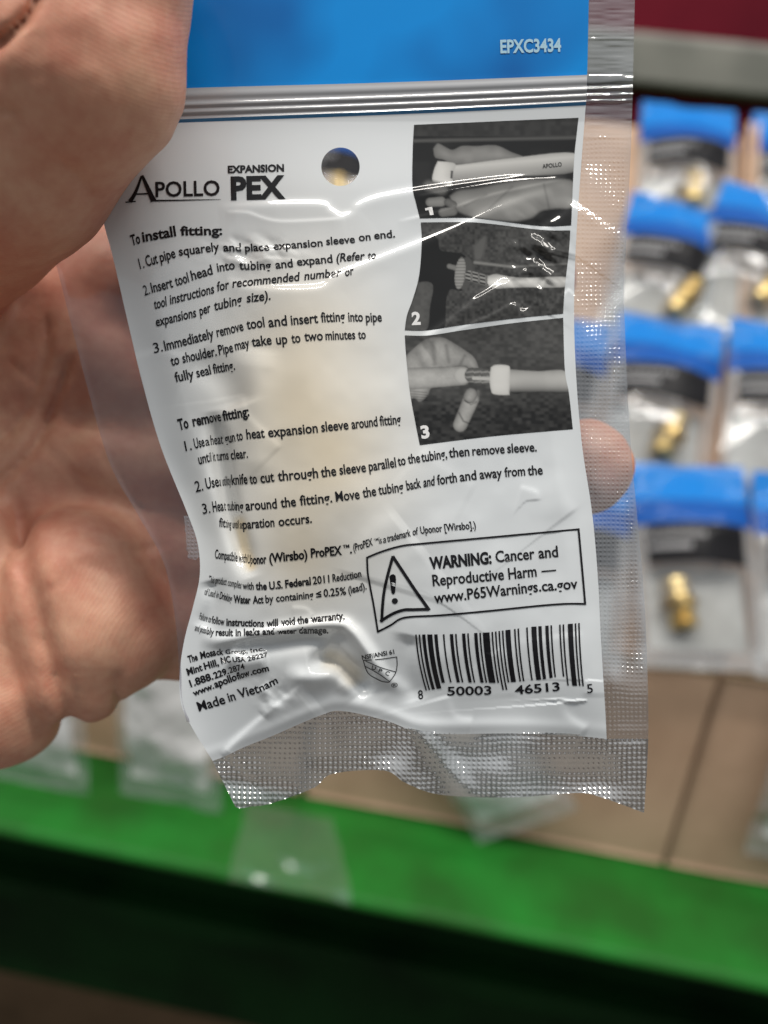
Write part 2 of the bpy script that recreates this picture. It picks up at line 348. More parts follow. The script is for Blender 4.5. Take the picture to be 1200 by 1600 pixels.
#@@HAND
# ------------------------------------------------------------------ the hand (one continuous surface)
def mm(px, py, d): return cam(px, py, d)       # d in mm -> camera frame in mm
def hand():
    st = .85
    lo = np.array((-190., -80., -245.)); hi = np.array((62., 135., -108.))
    n = ((hi - lo) / st).astype(int) + 1
    ax = [lo[i] + st * np.arange(n[i]) for i in range(3)]
    G = np.stack(np.meshgrid(*[a.astype(np.float32) for a in ax], indexing='ij'), -1)
    def chain(pts):
        P = [(mm(a, b, c), r) for a, b, c, r in pts]; out = None
        for (a, ra), (b, rb) in zip(P[:-1], P[1:]):
            pad = 45
            d = np.full(tuple(n), 60, np.float32)
            l = np.minimum(a, b) - max(ra, rb) - pad; h = np.maximum(a, b) + max(ra, rb) + pad
            i0 = np.clip(((l - lo) / st).astype(int), 0, n); i1 = np.clip(((h - lo) / st).astype(int) + 1, 0, n)
            if (i1 <= i0).any(): continue
            sl = tuple(slice(i0[k], i1[k]) for k in range(3))
            q = G[sl] - a.astype(np.float32); ab = (b - a).astype(np.float32)
            t = np.clip(q @ ab / ab.dot(ab), 0, 1)
            d[sl] = np.linalg.norm(q - t[..., None] * ab, axis=-1) - (ra + (rb - ra) * t)
            out = d if out is None else smin(out, d, 3.0)
        return out
    def smin(a, b, k):
        h = np.clip(.5 + .5 * (b - a) / k, 0, 1); return b * (1 - h) + a * h - k * h * (1 - h)
    D = None
    parts = [
        ([(-620, 900, 215, 34), (-330, 820, 206, 31), (-60, 640, 205, 22)], 8),
        ([(-330, 820, 206, 31), (-200, 1000, 202, 27), (60, 770, 203, 19)], 8),
        ([(-300, 480, 212, 26), (-40, 520, 207, 20), (120, 520, 204, 15)], 8),
        ([(-120, 450, 216, 22), (60, 450, 210, 17), (200, 445, 203, 14), (480, 440, 198, 12), (700, 440, 194, 10), (836, 430, 186, 9.3)], 7),
        ([(20, 620, 205, 20), (160, 590, 203, 16), (300, 640, 203, 13)], 8),
        ([(40, 740, 202, 17), (180, 745, 199, 14), (480, 760, 198, 11.5), (760, 762, 192, 10.5), (918, 730, 181, 10.3)], 6),
        ([(60, 870, 195, 17), (180, 880, 194, 14), (450, 890, 198, 11), (780, 880, 192, 10)], 6),
        ([(120, 985, 184, 13), (300, 990, 190, 10.3), (620, 1000, 192, 9)], 5),
        ([(120, 905, 180, 15.5), (150, 975, 178, 14.6)], 5),
        ([(112, 950, 180, 14), (122, 1046, 179, 12.4)], 3),
        ([(150, 990, 178, 13), (200, 1012, 178, 9.6)], 3),
        ([(-50, 900, 187, 20), (0, 1084, 183, 15.8)], 2.5),
        ([(-250, 1000, 195, 28), (-110, 1140, 188, 17)], 6),
    ]
    for pts, k in parts:
        d = chain(pts); D = d if D is None else smin(D, d, k)
    T = chain([(-330, 760, 200, 27), (-155, 385, 172, 22), (14, 236, 146, 18.6), (128, 112, 136, 15.8), (158, -60, 134, 14.6), (172, -230, 134, 12)])
    D = smin(D, T, 5)
    # creases and soft pads, by direction from the camera, on the surface facing it
    pz = -G[..., 2]; px = G[..., 0] / pz * F + 600; py = 800 - G[..., 1] / pz * F
    near = np.abs(D) < 6
    X, Y, Zd = px[near], py[near], pz[near]; add = np.zeros(X.shape, np.float32)
    def crease(pts, amp, sig, zlo=0, zhi=999):
        d, t = seg_dist(X, Y, smooth_pts(pts)); k = (Zd > zlo) & (Zd < zhi)
        add[k] += (amp * np.exp(-(d / sig) ** 2) * np.minimum(1, np.minimum(t, 1 - t) * 6 + .35))[k]
    crease([(26, 780), (40, 880), (72, 1000), (102, 1095), (122, 1160)], 2.4, 17, 150)
    crease([(110, 560), (88, 620), (52, 700), (-20, 770)], 1.6, 9, 158)
    crease([(75, 500), (70, 560), (40, 640), (0, 690)], 1.0, 7, 158)
    crease([(187, 1105), (182, 1075), (184, 1050)], 1.2, 8, 150)
    crease([(90, 250), (118, 275), (142, 306)], .7, 8, 0, 150)
    crease([(-20, 180), (18, 172), (30, 190), (20, 214)], 1.1, 8, 0, 160)
    crease([(-10, 78), (22, 48), (48, 20), (60, -20)], 2.6, 9, 0, 160)
    crease([(20, 130), (60, 120), (90, 128)], .3, 6, 0, 160)
    for q in ([(0, 850), (36, 905)], [(60, 690), (150, 770)], [(6, 560), (70, 610)], [(120, 830), (200, 860), (262, 850)], [(150, 700), (200, 760), (230, 800)], [(60, 930), (110, 905)], [(130, 880), (190, 900)]): crease(q, .4, 5, 150)
    add += (.9 * vnoise(X / 70, Y / 70) + .35 * vnoise(X / 28 + 9, Y / 28)).astype(np.float32)
    D[near] += add
    # surface nets
    s = D < 0
    cell = np.zeros(tuple(n - 1), np.int8)
    for i in (0, 1):
        for j in (0, 1):
            for k in (0, 1): cell += s[i:n[0] - 1 + i, j:n[1] - 1 + j, k:n[2] - 1 + k]
    act = (cell > 0) & (cell < 8); idx = np.full(cell.shape, -1, np.int64); c = np.argwhere(act); idx[act] = np.arange(len(c))
    acc = np.zeros((len(c), 3)); cnt = np.zeros(len(c))
    off = [np.array((i, j, k)) for i in (0, 1) for j in (0, 1) for k in (0, 1)]
    for a in range(8):
        for b in range(a + 1, 8):
            if np.abs(off[a] - off[b]).sum() != 1: continue
            pa = c + off[a]; pb = c + off[b]; da = D[tuple(pa.T)]; db = D[tuple(pb.T)]
            k = (da < 0) != (db < 0); t = np.where(k, da / np.where(k, da - db, 1), 0)[:, None]
            acc += np.where(k[:, None], pa + (pb - pa) * t, 0); cnt += k
    V = lo + st * acc / cnt[:, None]
    Q = []
    for axn in range(3):
        u, v = (axn + 1) % 3, (axn + 2) % 3
        sl0 = [slice(None)] * 3; sl1 = [slice(None)] * 3; sl0[axn] = slice(0, -1); sl1[axn] = slice(1, None)
        e = np.argwhere(s[tuple(sl0)] != s[tuple(sl1)])
        e = e[(e[:, u] > 0) & (e[:, v] > 0) & (e[:, u] < n[u] - 1) & (e[:, v] < n[v] - 1)]
        eu = np.zeros(3, int); eu[u] = 1; ev = np.zeros(3, int); ev[v] = 1
        q = np.stack([idx[tuple((e + o_).T)] for o_ in (-eu - ev, -ev, 0 * eu, -eu)], -1)
        flip = s[tuple(e.T)]; q[~flip] = q[~flip][:, ::-1]; Q.append(q)
    Q = np.concatenate(Q); Q = Q[(Q >= 0).all(1)]
    for _ in range(2):                                         # light smoothing
        A = np.zeros_like(V); N_ = np.zeros(len(V))
        for a, b in ((0, 1), (1, 2), (2, 3), (3, 0)):
            np.add.at(A, Q[:, a], V[Q[:, b]]); np.add.at(A, Q[:, b], V[Q[:, a]]); np.add.at(N_, Q[:, a], 1); np.add.at(N_, Q[:, b], 1)
        V = V * .4 + .6 * A / np.maximum(N_, 1)[:, None]
    return V / 1000, Q
def skin():
    m = mat('skin', (.55, .30, .21), .5, sss=.15)
    n, l, b = nodes(m)
    b.inputs['Subsurface Radius'].default_value = (1, .35, .18); b.inputs['Subsurface Scale'].default_value = .003
    b.inputs['Specular IOR Level'].default_value = .4
    tc = n.new('ShaderNodeTexCoord')
    t1 = n.new('ShaderNodeTexNoise'); t1.inputs['Scale'].default_value = 48; t1.inputs['Detail'].default_value = 8; t1.inputs['Roughness'].default_value = .62
    t2 = n.new('ShaderNodeTexNoise'); t2.inputs['Scale'].default_value = 420; t2.inputs['Detail'].default_value = 3
    for t in (t1, t2): l.new(tc.outputs['Object'], t.inputs['Vector'])
    r = n.new('ShaderNodeValToRGB'); e = r.color_ramp.elements
    e[0].position = .3; e[0].color = (.53, .20, .13, 1); e[1].position = .70; e[1].color = (.70, .41, .275, 1)
    mx = n.new('ShaderNodeMath'); mx.operation = 'MULTIPLY_ADD'; mx.inputs[1].default_value = .25; l.new(t2.outputs['Fac'], mx.inputs[0])
    m8 = n.new('ShaderNodeMath'); m8.operation = 'MULTIPLY_ADD'; m8.inputs[1].default_value = .95; m8.inputs[2].default_value = -.1; l.new(t1.outputs['Fac'], m8.inputs[0])
    l.new(m8.outputs[0], mx.inputs[2]); l.new(mx.outputs[0], r.inputs[0]); l.new(r.outputs[0], b.inputs['Base Color'])
    # papillary ridges, pores, fine cross lines
    wv = n.new('ShaderNodeTexWave'); wv.wave_type = 'RINGS'; wv.rings_direction = 'SPHERICAL'; wv.inputs['Scale'].default_value = 520; wv.inputs['Distortion'].default_value = 26; wv.inputs['Detail'].default_value = 3; wv.inputs['Detail Scale'].default_value = .035
    mp = n.new('ShaderNodeMapping'); mp.inputs['Location'].default_value = (.02, .01, .03); l.new(tc.outputs['Object'], mp.inputs[0]); l.new(mp.outputs[0], wv.inputs['Vector'])
    vo = n.new('ShaderNodeTexVoronoi'); vo.inputs['Scale'].default_value = 900; vo.feature = 'DISTANCE_TO_EDGE'; l.new(tc.outputs['Object'], vo.inputs['Vector'])
    ad = n.new('ShaderNodeMath'); ad.operation = 'MULTIPLY_ADD'; ad.inputs[1].default_value = .9; l.new(vo.outputs['Distance'], ad.inputs[0]); l.new(wv.outputs['Fac'], ad.inputs[2])
    bp = n.new('ShaderNodeBump'); bp.inputs['Strength'].default_value = .10; bp.inputs['Distance'].default_value = .00018; l.new(ad.outputs[0], bp.inputs['Height'])
    n3 = n.new('ShaderNodeTexNoise'); n3.inputs['Scale'].default_value = 230; n3.inputs['Detail'].default_value = 4; l.new(tc.outputs['Object'], n3.inputs['Vector'])
    bp2 = n.new('ShaderNodeBump'); bp2.inputs['Strength'].default_value = .35; bp2.inputs['Distance'].default_value = .0006; l.new(n3.outputs['Fac'], bp2.inputs['Height']); l.new(bp2.outputs[0], bp.inputs['Normal'])
    l.new(bp.outputs[0], b.inputs['Normal'])
    return m
HV, HQ = hand()
person = obj('person', HV @ R.T + CP, HQ, skin(), None, True)
tag(person, 'bare left hand holding up the pouch, thumb in front and fingers behind', 'person')

#@@POUCH
# ------------------------------------------------------------------ the held pouch
XR = curve((-260, 924), (-100, 922), (0, 920), (135, 917), (180, 914), (300, 905), (400, 899), (500, 897), (600, 901), (700, 910), (800, 925), (900, 934), (1000, 939), (1155, 948), (1300, 952))
XL = curve((-260, 20), (0, 70), (150, 115), (340, 160), (400, 176), (500, 199), (600, 223), (700, 252), (800, 292), (850, 309), (900, 312), (950, 301), (1000, 288), (1050, 281), (1100, 283), (1140, 302), (1190, 333), (1300, 400))
YB = curve((200, 1230), (332, 1189), (380, 1168), (425, 1150), (500, 1118), (535, 1111), (600, 1125), (650, 1143), (700, 1147), (800, 1146), (900, 1150), (960, 1156))
XS = curve((-260, 1000), (0, 992), (200, 987), (330, 981), (450, 975), (500, 976), (600, 980), (700, 986), (800, 995), (900, 1004), (1000, 1010), (1150, 1013), (1275, 1006))
YS = curve((340, 1235), (368, 1261), (395, 1260), (425, 1255), (490, 1231), (520, 1209), (600, 1204), (635, 1224), (690, 1242), (800, 1246), (900, 1239), (940, 1246), (1006, 1270))
XLS = curve((-260, -80), (0, -20), (200, 32), (430, 92), (600, 135), (725, 172), (800, 213), (870, 252), (930, 268), (1000, 277), (1080, 282), (1130, 292))
ZT = curve((0, 150), (282, 138), (600, 129), (917, 117), (1000, 114))          # zip band: top and bottom line
ZB = curve((0, 203), (266, 191), (600, 178), (780, 170), (915, 163), (1000, 160))
CREASES = [  # polyline, height mm, half width px
    ([(340, 322), (420, 317), (500, 316), (517, 326), (532, 335), (548, 331), (560, 318), (600, 304), (700, 288), (800, 275), (897, 268)], .42, 2.9),
    ([(352, 436), (372, 442), (395, 447), (440, 449), (500, 446), (525, 428), (590, 402), (660, 375), (720, 350), (790, 318), (862, 295)], .50, 3.2),
    ([(655, 532), (700, 500), (750, 462), (792, 432)], .42, 2.8),
    ([(835, 392), (842, 368), (856, 350), (880, 335), (897, 312)], .50, 3.6),
    ([(620, 346), (700, 326), (760, 306), (820, 292), (880, 280)], .14, 1.9),
    ([(650, 306), (720, 294), (800, 282), (890, 276)], .18, 2.0),
    ([(352, 331), (385, 331), (412, 340), (440, 345), (500, 343), (540, 340)], .16, 2.2),
    ([(340, 378), (372, 386), (400, 380), (420, 388), (470, 382)], .20, 2.6),
    ([(350, 400), (390, 408), (425, 402), (470, 408)], .22, 2.6),
    ([(345, 1180), (378, 1146), (424, 1108), (472, 1068)], .42, 2.6),
    ([(700, 520), (770, 490), (800, 474), (818, 484), (836, 470), (850, 440), (868, 420)], .22, 2.0),
    ([(855, 492), (870, 470), (890, 450)], .2, 2.0),
    ([(730, 470), (790, 440), (850, 400), (885, 372)], .12, 1.7),
    ([(300, 560), (250, 548), (205, 560)], .18, 6),
    ([(380, 615), (388, 648), (420, 680), (440, 700)], .18, 5),
    ([(780, 1010), (800, 1040), (806, 1090)], .12, 5), ([(880, 1090), (885, 1115), (920, 1140)], .4, 7), ([(905, 985), (912, 1040), (912, 1090)], .2, 5),
    ([(700, 1085), (712, 1118), (740, 1124)], .3, 6), ([(745, 760), (700, 735), (660, 700)], .1, 7), ([(620, 800), (560, 850), (540, 900)], .35, 16),
    ([(812, 760), (838, 768), (842, 782)], .16, 4), ([(860, 640), (878, 760), (900, 800)], .2, 9), ([(455, 948), (478, 950), (490, 962)], .16, 3),
]
CREASES = [(smooth_pts(p, 5), 2 * (.455 + .0004 * (p[0][1] - 320)) * s * 1.8 * .119, s * 1.8) if a >= .42 and s < 4 else (smooth_pts(p, 5), a * 1.15, s) for p, a, s in CREASES]
def wide_line(x, y, pts, s):
    d, t = seg_dist(x, y, smooth_pts(pts, 5)); return np.exp(-(d / s) ** 2) * sstep(0, .22, t) * sstep(0, .22, 1 - t)
def fold(x, y, pts, s):
    """a crease that steps up on its lower side and sinks back slowly"""
    best = np.full(x.shape, 1e9); sd = np.zeros(x.shape); pos = np.zeros(x.shape); n = len(pts) - 1
    for i in range(n):
        (ax, ay), (bx, by) = pts[i], pts[i + 1]; dx, dy = bx - ax, by - ay; L = math.hypot(dx, dy) + 1e-9
        t = np.clip(((x - ax) * dx + (y - ay) * dy) / L ** 2, 0, 1); d = np.hypot(x - ax - t * dx, y - ay - t * dy); k = d < best
        sg = ((y - ay) * dx - (x - ax) * dy) / L * (1 if dx >= 0 else -1)
        best = np.where(k, d, best); sd = np.where(k, np.sign(sg) * d, sd); pos = np.where(k, (i + t) / n, pos)
    return .5 * (1 + np.tanh(sd / s)) * np.exp(-np.maximum(sd, 0) / (9 * s)) * np.clip(np.minimum(pos, 1 - pos) * 9, 0, 1)
def DEP(x, y):
    """distance of the pouch's near sheet, in mm, along the camera axis"""
    x = np.asarray(x, float); y = np.asarray(y, float)
    inside = sstep(0, 60, x - XL(y)) * sstep(0, 50, XR(y) - x) * sstep(175, 300, y) * (1 - sstep(1020, 1145, y))
    d = 153.5 + 0 * x
    d -= 4.6 * np.exp(-((x - 540) / 250) ** 2 - ((y - 760) / np.where(y < 760, 400, 260)) ** 2) * inside
    d -= 1.7 * np.exp(-((x - 490) / 95) ** 2 - ((y - 640) / 170) ** 2) * inside
    d -= .0135 * np.maximum(190 - y, 0)
    d -= 1.5 * np.exp(-((x - 700) / 200) ** 2 - ((y - 960) / 130) ** 2) * inside
    d += 3.0 * sstep(330, 120, x) * sstep(250, 500, y) * (1 - sstep(900, 1100, y))
    # fold that squeezes the lettering at the left, and the pocket under it
    d += 2.3 * wide_line(x, y, [(332, 640), (340, 690), (350, 750), (362, 810), (378, 860), (392, 905)], 15)
    d += 1.0 * wide_line(x, y, [(330, 905), (335, 940), (318, 985)], 14)
    d -= .9 * wide_line(x, y, [(405, 540), (395, 640), (402, 760)], 30)
    d += .8 * wide_line(x, y, [(300, 560), (352, 596), (372, 640)], 26)
    # crumpled lower left corner
    lowl = 1 - sstep(545, 640, x)
    d -= 1.5 * wide_line(x, y, [(310, 996), (345, 1002), (420, 990), (520, 976), (548, 986), (572, 1016), (600, 1056), (655, 1094)], 11)
    d += 1.3 * wide_line(x, y, [(330, 1012), (420, 1006), (500, 1000), (520, 1040), (560, 1062), (600, 1095)], 16)
    d += 2.0 * wide_line(x, y, [(478, 1036), (520, 1030), (548, 1056), (580, 1088)], 15)
    d -= 1.6 * wide_line(x, y, [(440, 1058), (490, 1060), (530, 1054), (560, 1090)], 17)
    d -= 1.3 * wide_line(x, y, [(352, 1026), (380, 1034), (420, 1028)], 16)
    d -= .7 * wide_line(x, y, [(405, 1072), (425, 1098), (408, 1118)], 8)
    d += 1.0 * wide_line(x, y, [(640, 990), (632, 1040), (650, 1100)], 18)
    # right edge curls; the lower flap ripples
    flap = sstep(1060, 1240, y)
    d += flap * (2.8 * np.cos((x - 455) / 205 * 3.1416) * (1 - sstep(650, 800, x)) + 1.2 * np.cos((x - 700) / 95 * 3.1416) * sstep(560, 700, x) + 2.0)
    d += .9 * np.sin((y - 300) / 170.0) * sstep(880, 1000, x)
    # soft undulation and fine creases
    amp = (.35 + .65 * inside) * (.25 + .75 * sstep(330, 560, y))
    d += amp * (.9 * vnoise(x / 130 + 8.3, y / 115) + .25 * vnoise(x / 47 + y / 190, y / 52 + 7) + .045 * vnoise(x / 19, y / 21 + 3))
    loc = np.exp(-((x - 838) / 42) ** 2 - ((y - 410) / 62) ** 2) + .8 * np.exp(-((x - 395) / 60) ** 2 - ((y - 395) / 22) ** 2) + .8 * np.exp(-((x - 432) / 30) ** 2 - ((y - 1082) / 26) ** 2)
    a = x * .78 + y * .62; b = -x * .62 + y * .78
    d += loc * (1.05 * vnoise(a / 26 + 2, b / 15) + .36 * vnoise(a / 11, b / 8))
    d -= .35 * np.exp(-((x - 620) / 330) ** 2) * np.exp(-((y - 1132 - (YB(x) - 1145)) / 10) ** 2)
    for p, am, s in CREASES:
        q = np.array(p); k = (x > q[:, 0].min() - 40 * s) & (x < q[:, 0].max() + 40 * s) & (y > q[:, 1].min() - 6 * s) & (y < q[:, 1].max() + 50 * s)
        if np.any(k):
            f = am * fold(x[k], y[k], p, s); d[k] -= f
    # zip ridges
    zt, zb = ZT(x), ZB(x); f = (y - zt) / (zb - zt)
    for c_, a_, s_ in ((.22, .30, .14), (.50, .42, .09), (.72, .42, .08), (.92, .3, .06)): d -= a_ * np.exp(-((f - c_) / s_) ** 2)
    return d
def emboss(x, y, p=7.6):
    """pressed dot pattern of the heat seals"""
    xx = x + 3 * vnoise(x / 40, y / 40) + .6 * vnoise(x / 8, y / 8); yy = y + 3 * vnoise(x / 50 + 4, y / 45) + .6 * vnoise(x / 8 + 9, y / 8)
    k = .55 + 1.1 * (vnoise(x / 33 + 8, y / 26) + .35) * np.abs(vnoise(x / 90, y / 80) + .6)
    return np.clip(k, .25, 1.3) * np.clip(np.cos(xx * 6.2832 / p) + .2, 0, 2) * np.clip(np.cos(yy * 6.2832 / p) + .2, 0, 2)
def SURF(x, y, off=0.0): return W(x, y, (DEP(x, y) - off) / 1000)

pc = W(600, 1250, .155)
pouch = thing('fitting_pouch', pc, 'held plastic pouch seen from its white printed back, blue header and silver seals', 'pouch')
def patch(left, right, top, bot, step):
    """grid of photo points filling the area between four curves"""
    xm = 600; y0, y1 = float(top(np.array(xm))), float(bot(np.array(xm)))
    nr = int((y1 - y0) / step) + 2; nc = int((right((y0 + y1) / 2) - left((y0 + y1) / 2)) / step) + 2
    s, t = np.meshgrid(np.linspace(0, 1, nc), np.linspace(0, 1, nr)); y = y0 + (y1 - y0) * t
    for _ in range(25):
        x = left(y) * (1 - s) + right(y) * s; y = .5 * y + .5 * (top(x) * (1 - t) + bot(x) * t)
    return x, y, gridq(nr, nc)
def punch(x, y, Q, cx=532, cy=260.5, r=30):
    """round hang hole: drop the faces inside, pull the rim onto the circle"""
    x = x.ravel().copy(); y = y.ravel().copy(); rr = np.hypot(x - cx, y - cy)
    Q = Q[rr[Q].mean(1) > r]; e = np.concatenate((Q[:, [0, 1]], Q[:, [1, 2]], Q[:, [2, 3]], Q[:, [3, 0]])); e.sort(1)
    u, c = np.unique(e, axis=0, return_counts=True); rim = np.unique(u[c == 1]); rim = rim[rr[rim] < r + 8]
    k = r / rr[rim]; x[rim] = cx + (x[rim] - cx) * k; y[rim] = cy + (y[rim] - cy) * k
    return x, y, Q
M_panel = mat('white_print', (.78, .79, .78), .5, coat=1.0, coat_rough=.07, spec=.25)
n, l, b = nodes(M_panel)
at = n.new('ShaderNodeAttribute'); at.attribute_name = 'contents'
rp_ = n.new('ShaderNodeValToRGB'); rp_.color_ramp.elements[0].color = (.64, .675, .70, 1); rp_.color_ramp.elements[1].color = (.70, .60, .43, 1)
l.new(at.outputs['Fac'], rp_.inputs[0]); l.new(rp_.outputs[0], b.inputs['Base Color'])
M_head = noise_colour(mat('header_blue', rough=.5, coat=.5, coat_rough=.06, spec=.1), (.0, .115, .42), (.0, .28, .80), 30, 2, .38, .62)  # light and dark blue patches put the film's soft reflections into the colour
M_zip = mat('zip_plastic', (.36, .37, .39), .25, coat=1, coat_rough=.06)
M_line = mat('blue_line', (.02, .20, .45), .35, coat=1, coat_rough=.06)
M_text = mat('black_ink', (.008, .008, .010), .5, coat=.5, coat_rough=.06, spec=.1)
M_white = mat('white_ink', (.75, .75, .75), .4)
M_code = mat('pale_blue_ink', (.42, .66, .80), .4)
M_emb = film('embossed_film', .16, .22, .11, tint=(.86, .89, .92), hazecol=(.36, .38, .41))
M_flap = film('embossed_flap', .58, .5, .09, hazecol=(.30, .31, .31))
M_left = film('clear_margin', .015, .03, .12, tint=(.76, .74, .77), hazecol=(.5, .5, .6))
K = lambda v: (lambda x: np.zeros(np.shape(x)) + v)

x, y, Q = patch(XL, XR, K(-250.), lambda x: ZT(x), 4)
header = obj('header', SURF(x, y), Q, M_head, pouch)
x, y, Q = patch(XL, XR, lambda x: ZT(x), lambda x: ZB(x) - 4, 2)
obj('zip_closure', SURF(x, y), Q, M_zip, pouch)
x, y, Q = patch(XL, XR, lambda x: ZB(x) - 4, lambda x: ZB(x) + 1.5, 2)
obj('blue_line', SURF(x, y), Q, M_line, pouch)
x, y, Q = patch(XL, XR, lambda x: ZB(x) + 1.5, YB, 1.7)
x, y, Q = punch(x, y, Q)
panel = obj('back_panel', SURF(x, y), Q, M_panel, pouch)
c = (np.exp(-((x - 480 - .05 * (y - 660)) / 125) ** 2 - ((y - 670) / 235) ** 2) * (.8 + .3 * vnoise(x / 90, y / 120)) + .9 * wide_line(x, y, [(372, 800), (384, 860), (397, 895)], 9)
     + .5 * wide_line(x, y, [(500, 1024), (540, 1040), (560, 1075)], 18) + .25 * np.exp(-((x - 470) / 60) ** 2 - ((y - 880) / 60) ** 2))
a = panel.data.attributes.new('contents', 'FLOAT', 'POINT'); a.data.foreach_set('value', np.clip(c, 0, 1).astype(np.float32))

# far sheet of the pouch, with its own hang hole
x, y, Q = patch(XL, XR, K(-250.), YB, 6)
x, y, Q = punch(x, y, Q, r=31)
bulge = sstep(0, 120, x - XL(y)) * sstep(0, 120, XR(y) - x) * sstep(0, 160, YB(x) - y) * sstep(190, 400, y)
obj('front_sheet', W(x, y, (153.5 + .8 + np.maximum(DEP(x, y) - 153.5, 0) + 9 * bulge) / 1000), Q[:, ::-1], M_head, pouch)

# heat seals: real pressed dots
x, y, Q = patch(lambda y: XR(y) - 3, XS, K(-250.), K(1156.), 1.55)
dots = emboss(x, y, 7.0) * sstep(195, 225, y) * sstep(0, 9, XS(y) - x) + sstep(225, 195, y) * .5 * (vnoise(x / 30, y / 3.2) * 1.6)
lines = .8 * np.exp(-((y - 214) / 2.2) ** 2) + .5 * np.exp(-((y - 60) / 2) ** 2)
und = 2.2 * vnoise(x / 70 + 40, y / 60) + .35 * vnoise(x / 25, y / 28)
obj('side_seal', W(x, y, (DEP(x, y) + .25 - .17 * dots - .12 * lines - und * .5 * sstep(0, 18, x - XR(y))) / 1000), Q, M_emb, pouch)
x, y, Q = patch(lambda y: 332 + (y - 1189) * .50, XS, lambda x: np.where(x < 946, YB(x) - 3, 1154.5), YS, 1.55)
obj('bottom_seal', W(x, y, (DEP(x, y) + .3 - .26 * emboss(x, y, 7.8) - 1.5 * vnoise(x / 55, y / 45) - 1.3 * wide_line(x, y, [(640, 1120), (670, 1160), (705, 1205), (745, 1260)], 15)) / 1000), Q, M_flap, pouch)
x, y, Q = patch(XLS, lambda y: XL(y) + 3, K(-250.), K(1128.), 3)
em = np.exp(-((x - 298) / 14) ** 6 - ((y - 838) / 34) ** 6)
obj('side_seal', W(x, y, (DEP(x, y) + .3 - .35 * np.exp(-((x - XLS(y)) / 4) ** 2) - .8 * vnoise(x / 40, y / 70)) / 1000), Q, M_left, pouch)

x, y, Q = patch(lambda y: 286 + (y - 803) * .12 + 3 * vnoise(y / 6, y * 0), lambda y: XL(y) + 2, K(806.), lambda x: 873 + 5 * vnoise(x / 5, x * 0), 1.3)
fade = sstep(286, 300, x) * sstep(804, 822, y)
obj('pressed_corner', W(x, y, (DEP(x, y) + .15 - .15 * (.35 + .65 * fade) * emboss(x, y, 6)) / 1000), Q, M_emb, pouch)

#@@PRINT
# ------------------------------------------------------------------ lettering, as printed on the sheet
def piece_mesh(txt, bold, shear):
    c = bpy.data.curves.new('t', 'FONT'); c.body = txt; c.size = 1; c.offset = bold; c.shear = shear; c.resolution_u = 3; c.fill_mode = 'FRONT'
    o = bpy.data.objects.new('t', c); COL.objects.link(o); return o
def lettering(name, rows, mt, parent, off=.10):
    """rows: lists of (text, x0, y0, x1, y1, cap height px, style); style b bold, i italic, s semi-bold, x extra bold"""
    tmp = []
    for row in rows:
        for q in row:
            st = q[6] if len(q) > 6 else ''
            bold = .042 if 'x' in st else .030 if 'b' in st else .018 if 's' in st else .006
            tmp.append((q, row, piece_mesh(q[0], bold, .22 if 'i' in st else 0)))
    dg = bpy.context.evaluated_depsgraph_get(); VV = []; QQ = []; base = 0
    for q, row, o in tmp:
        me = bpy.data.meshes.new_from_object(o.evaluated_get(dg))
        v = np.empty(len(me.vertices) * 3); me.vertices.foreach_get('co', v); v = v.reshape(-1, 3)
        txt, x0, y0, x1, y1, cap = q[:6]
        wd = v[:, 0].max() - v[:, 0].min(); s = (v[:, 0] - v[:, 0].min()) / max(wd, 1e-6); h = v[:, 1] / .70 * cap
        lx, ly = row[-1][3] - row[0][1], row[-1][4] - row[0][2]
        dx, dy = (x1 - x0), (y1 - y0); L1 = math.hypot(dx, dy); L2 = math.hypot(lx, ly)
        ux, uy = unit((dy / L1 + ly / L2, -dx / L1 - lx / L2))
        VV.append(np.stack((x0 + dx * s + ux * h, y0 + dy * s + uy * h), -1))
        QQ += [tuple(base + i for i in p.vertices) for p in me.polygons]; base += len(v)
        bpy.data.meshes.remove(me)
    for q, row, o in tmp:
        c = o.data; bpy.data.objects.remove(o); bpy.data.curves.remove(c)
    xy = np.concatenate(VV)
    return obj(name, SURF(xy[:, 0], xy[:, 1], off), QQ, mt, parent, False)
def ribbon(pts, wd, closed=False, n=4, sm=True):
    p = np.array(smooth_pts(pts, n) if sm else [tuple(np.array(pts[i]) + (np.array(pts[i + 1]) - pts[i]) * t) for i in range(len(pts) - 1) for t in np.linspace(0, 1, 14, endpoint=False)] + [pts[-1]], float)
    t = np.gradient(p, axis=0); t /= np.linalg.norm(t, axis=1)[:, None] + 1e-9; nn = np.stack((-t[:, 1], t[:, 0]), -1)
    w_ = (np.linspace(wd[0], wd[1], len(p)) if isinstance(wd, tuple) else np.full(len(p), wd))[:, None] / 2
    V = np.concatenate((p + nn * w_, p - nn * w_)); m = len(p)
    return V, [(i, i + 1, m + i + 1, m + i) for i in range(m - 1)]
class Flat:
    def __init__(s): s.V = []; s.Q = []
    def add(s, VQ):
        b = len(s.V); s.V += [tuple(v) for v in VQ[0]]; s.Q += [tuple(b + i for i in q) for q in VQ[1]]; return s
    def poly(s, pts): return s.add((pts, [tuple(range(len(pts)))]))
    def build(s, name, mt, parent, off=.10):
        v = np.array(s.V); return obj(name, SURF(v[:, 0], v[:, 1], off), s.Q, mt, parent, False)
T = lettering
T('item_code', [[('EPXC3434', 782, 82.5, 877, 80, 20, 'b')]], M_code, header)
T('logo', [[('POLLO', 243, 307.5, 343.5, 305, 23.5, 's')], [('EXPANSION', 356, 270, 444, 267.3, 10.8, 'x')], [('PEX', 361, 310.8, 446, 308.6, 34, 'x')]], M_text, panel)
f = Flat()
f.add(ribbon([(221, 275), (216, 290), (210, 304), (203, 315)], (3, 7))); f.add(ribbon([(222, 274), (230, 292), (240, 314)], (4, 9)))
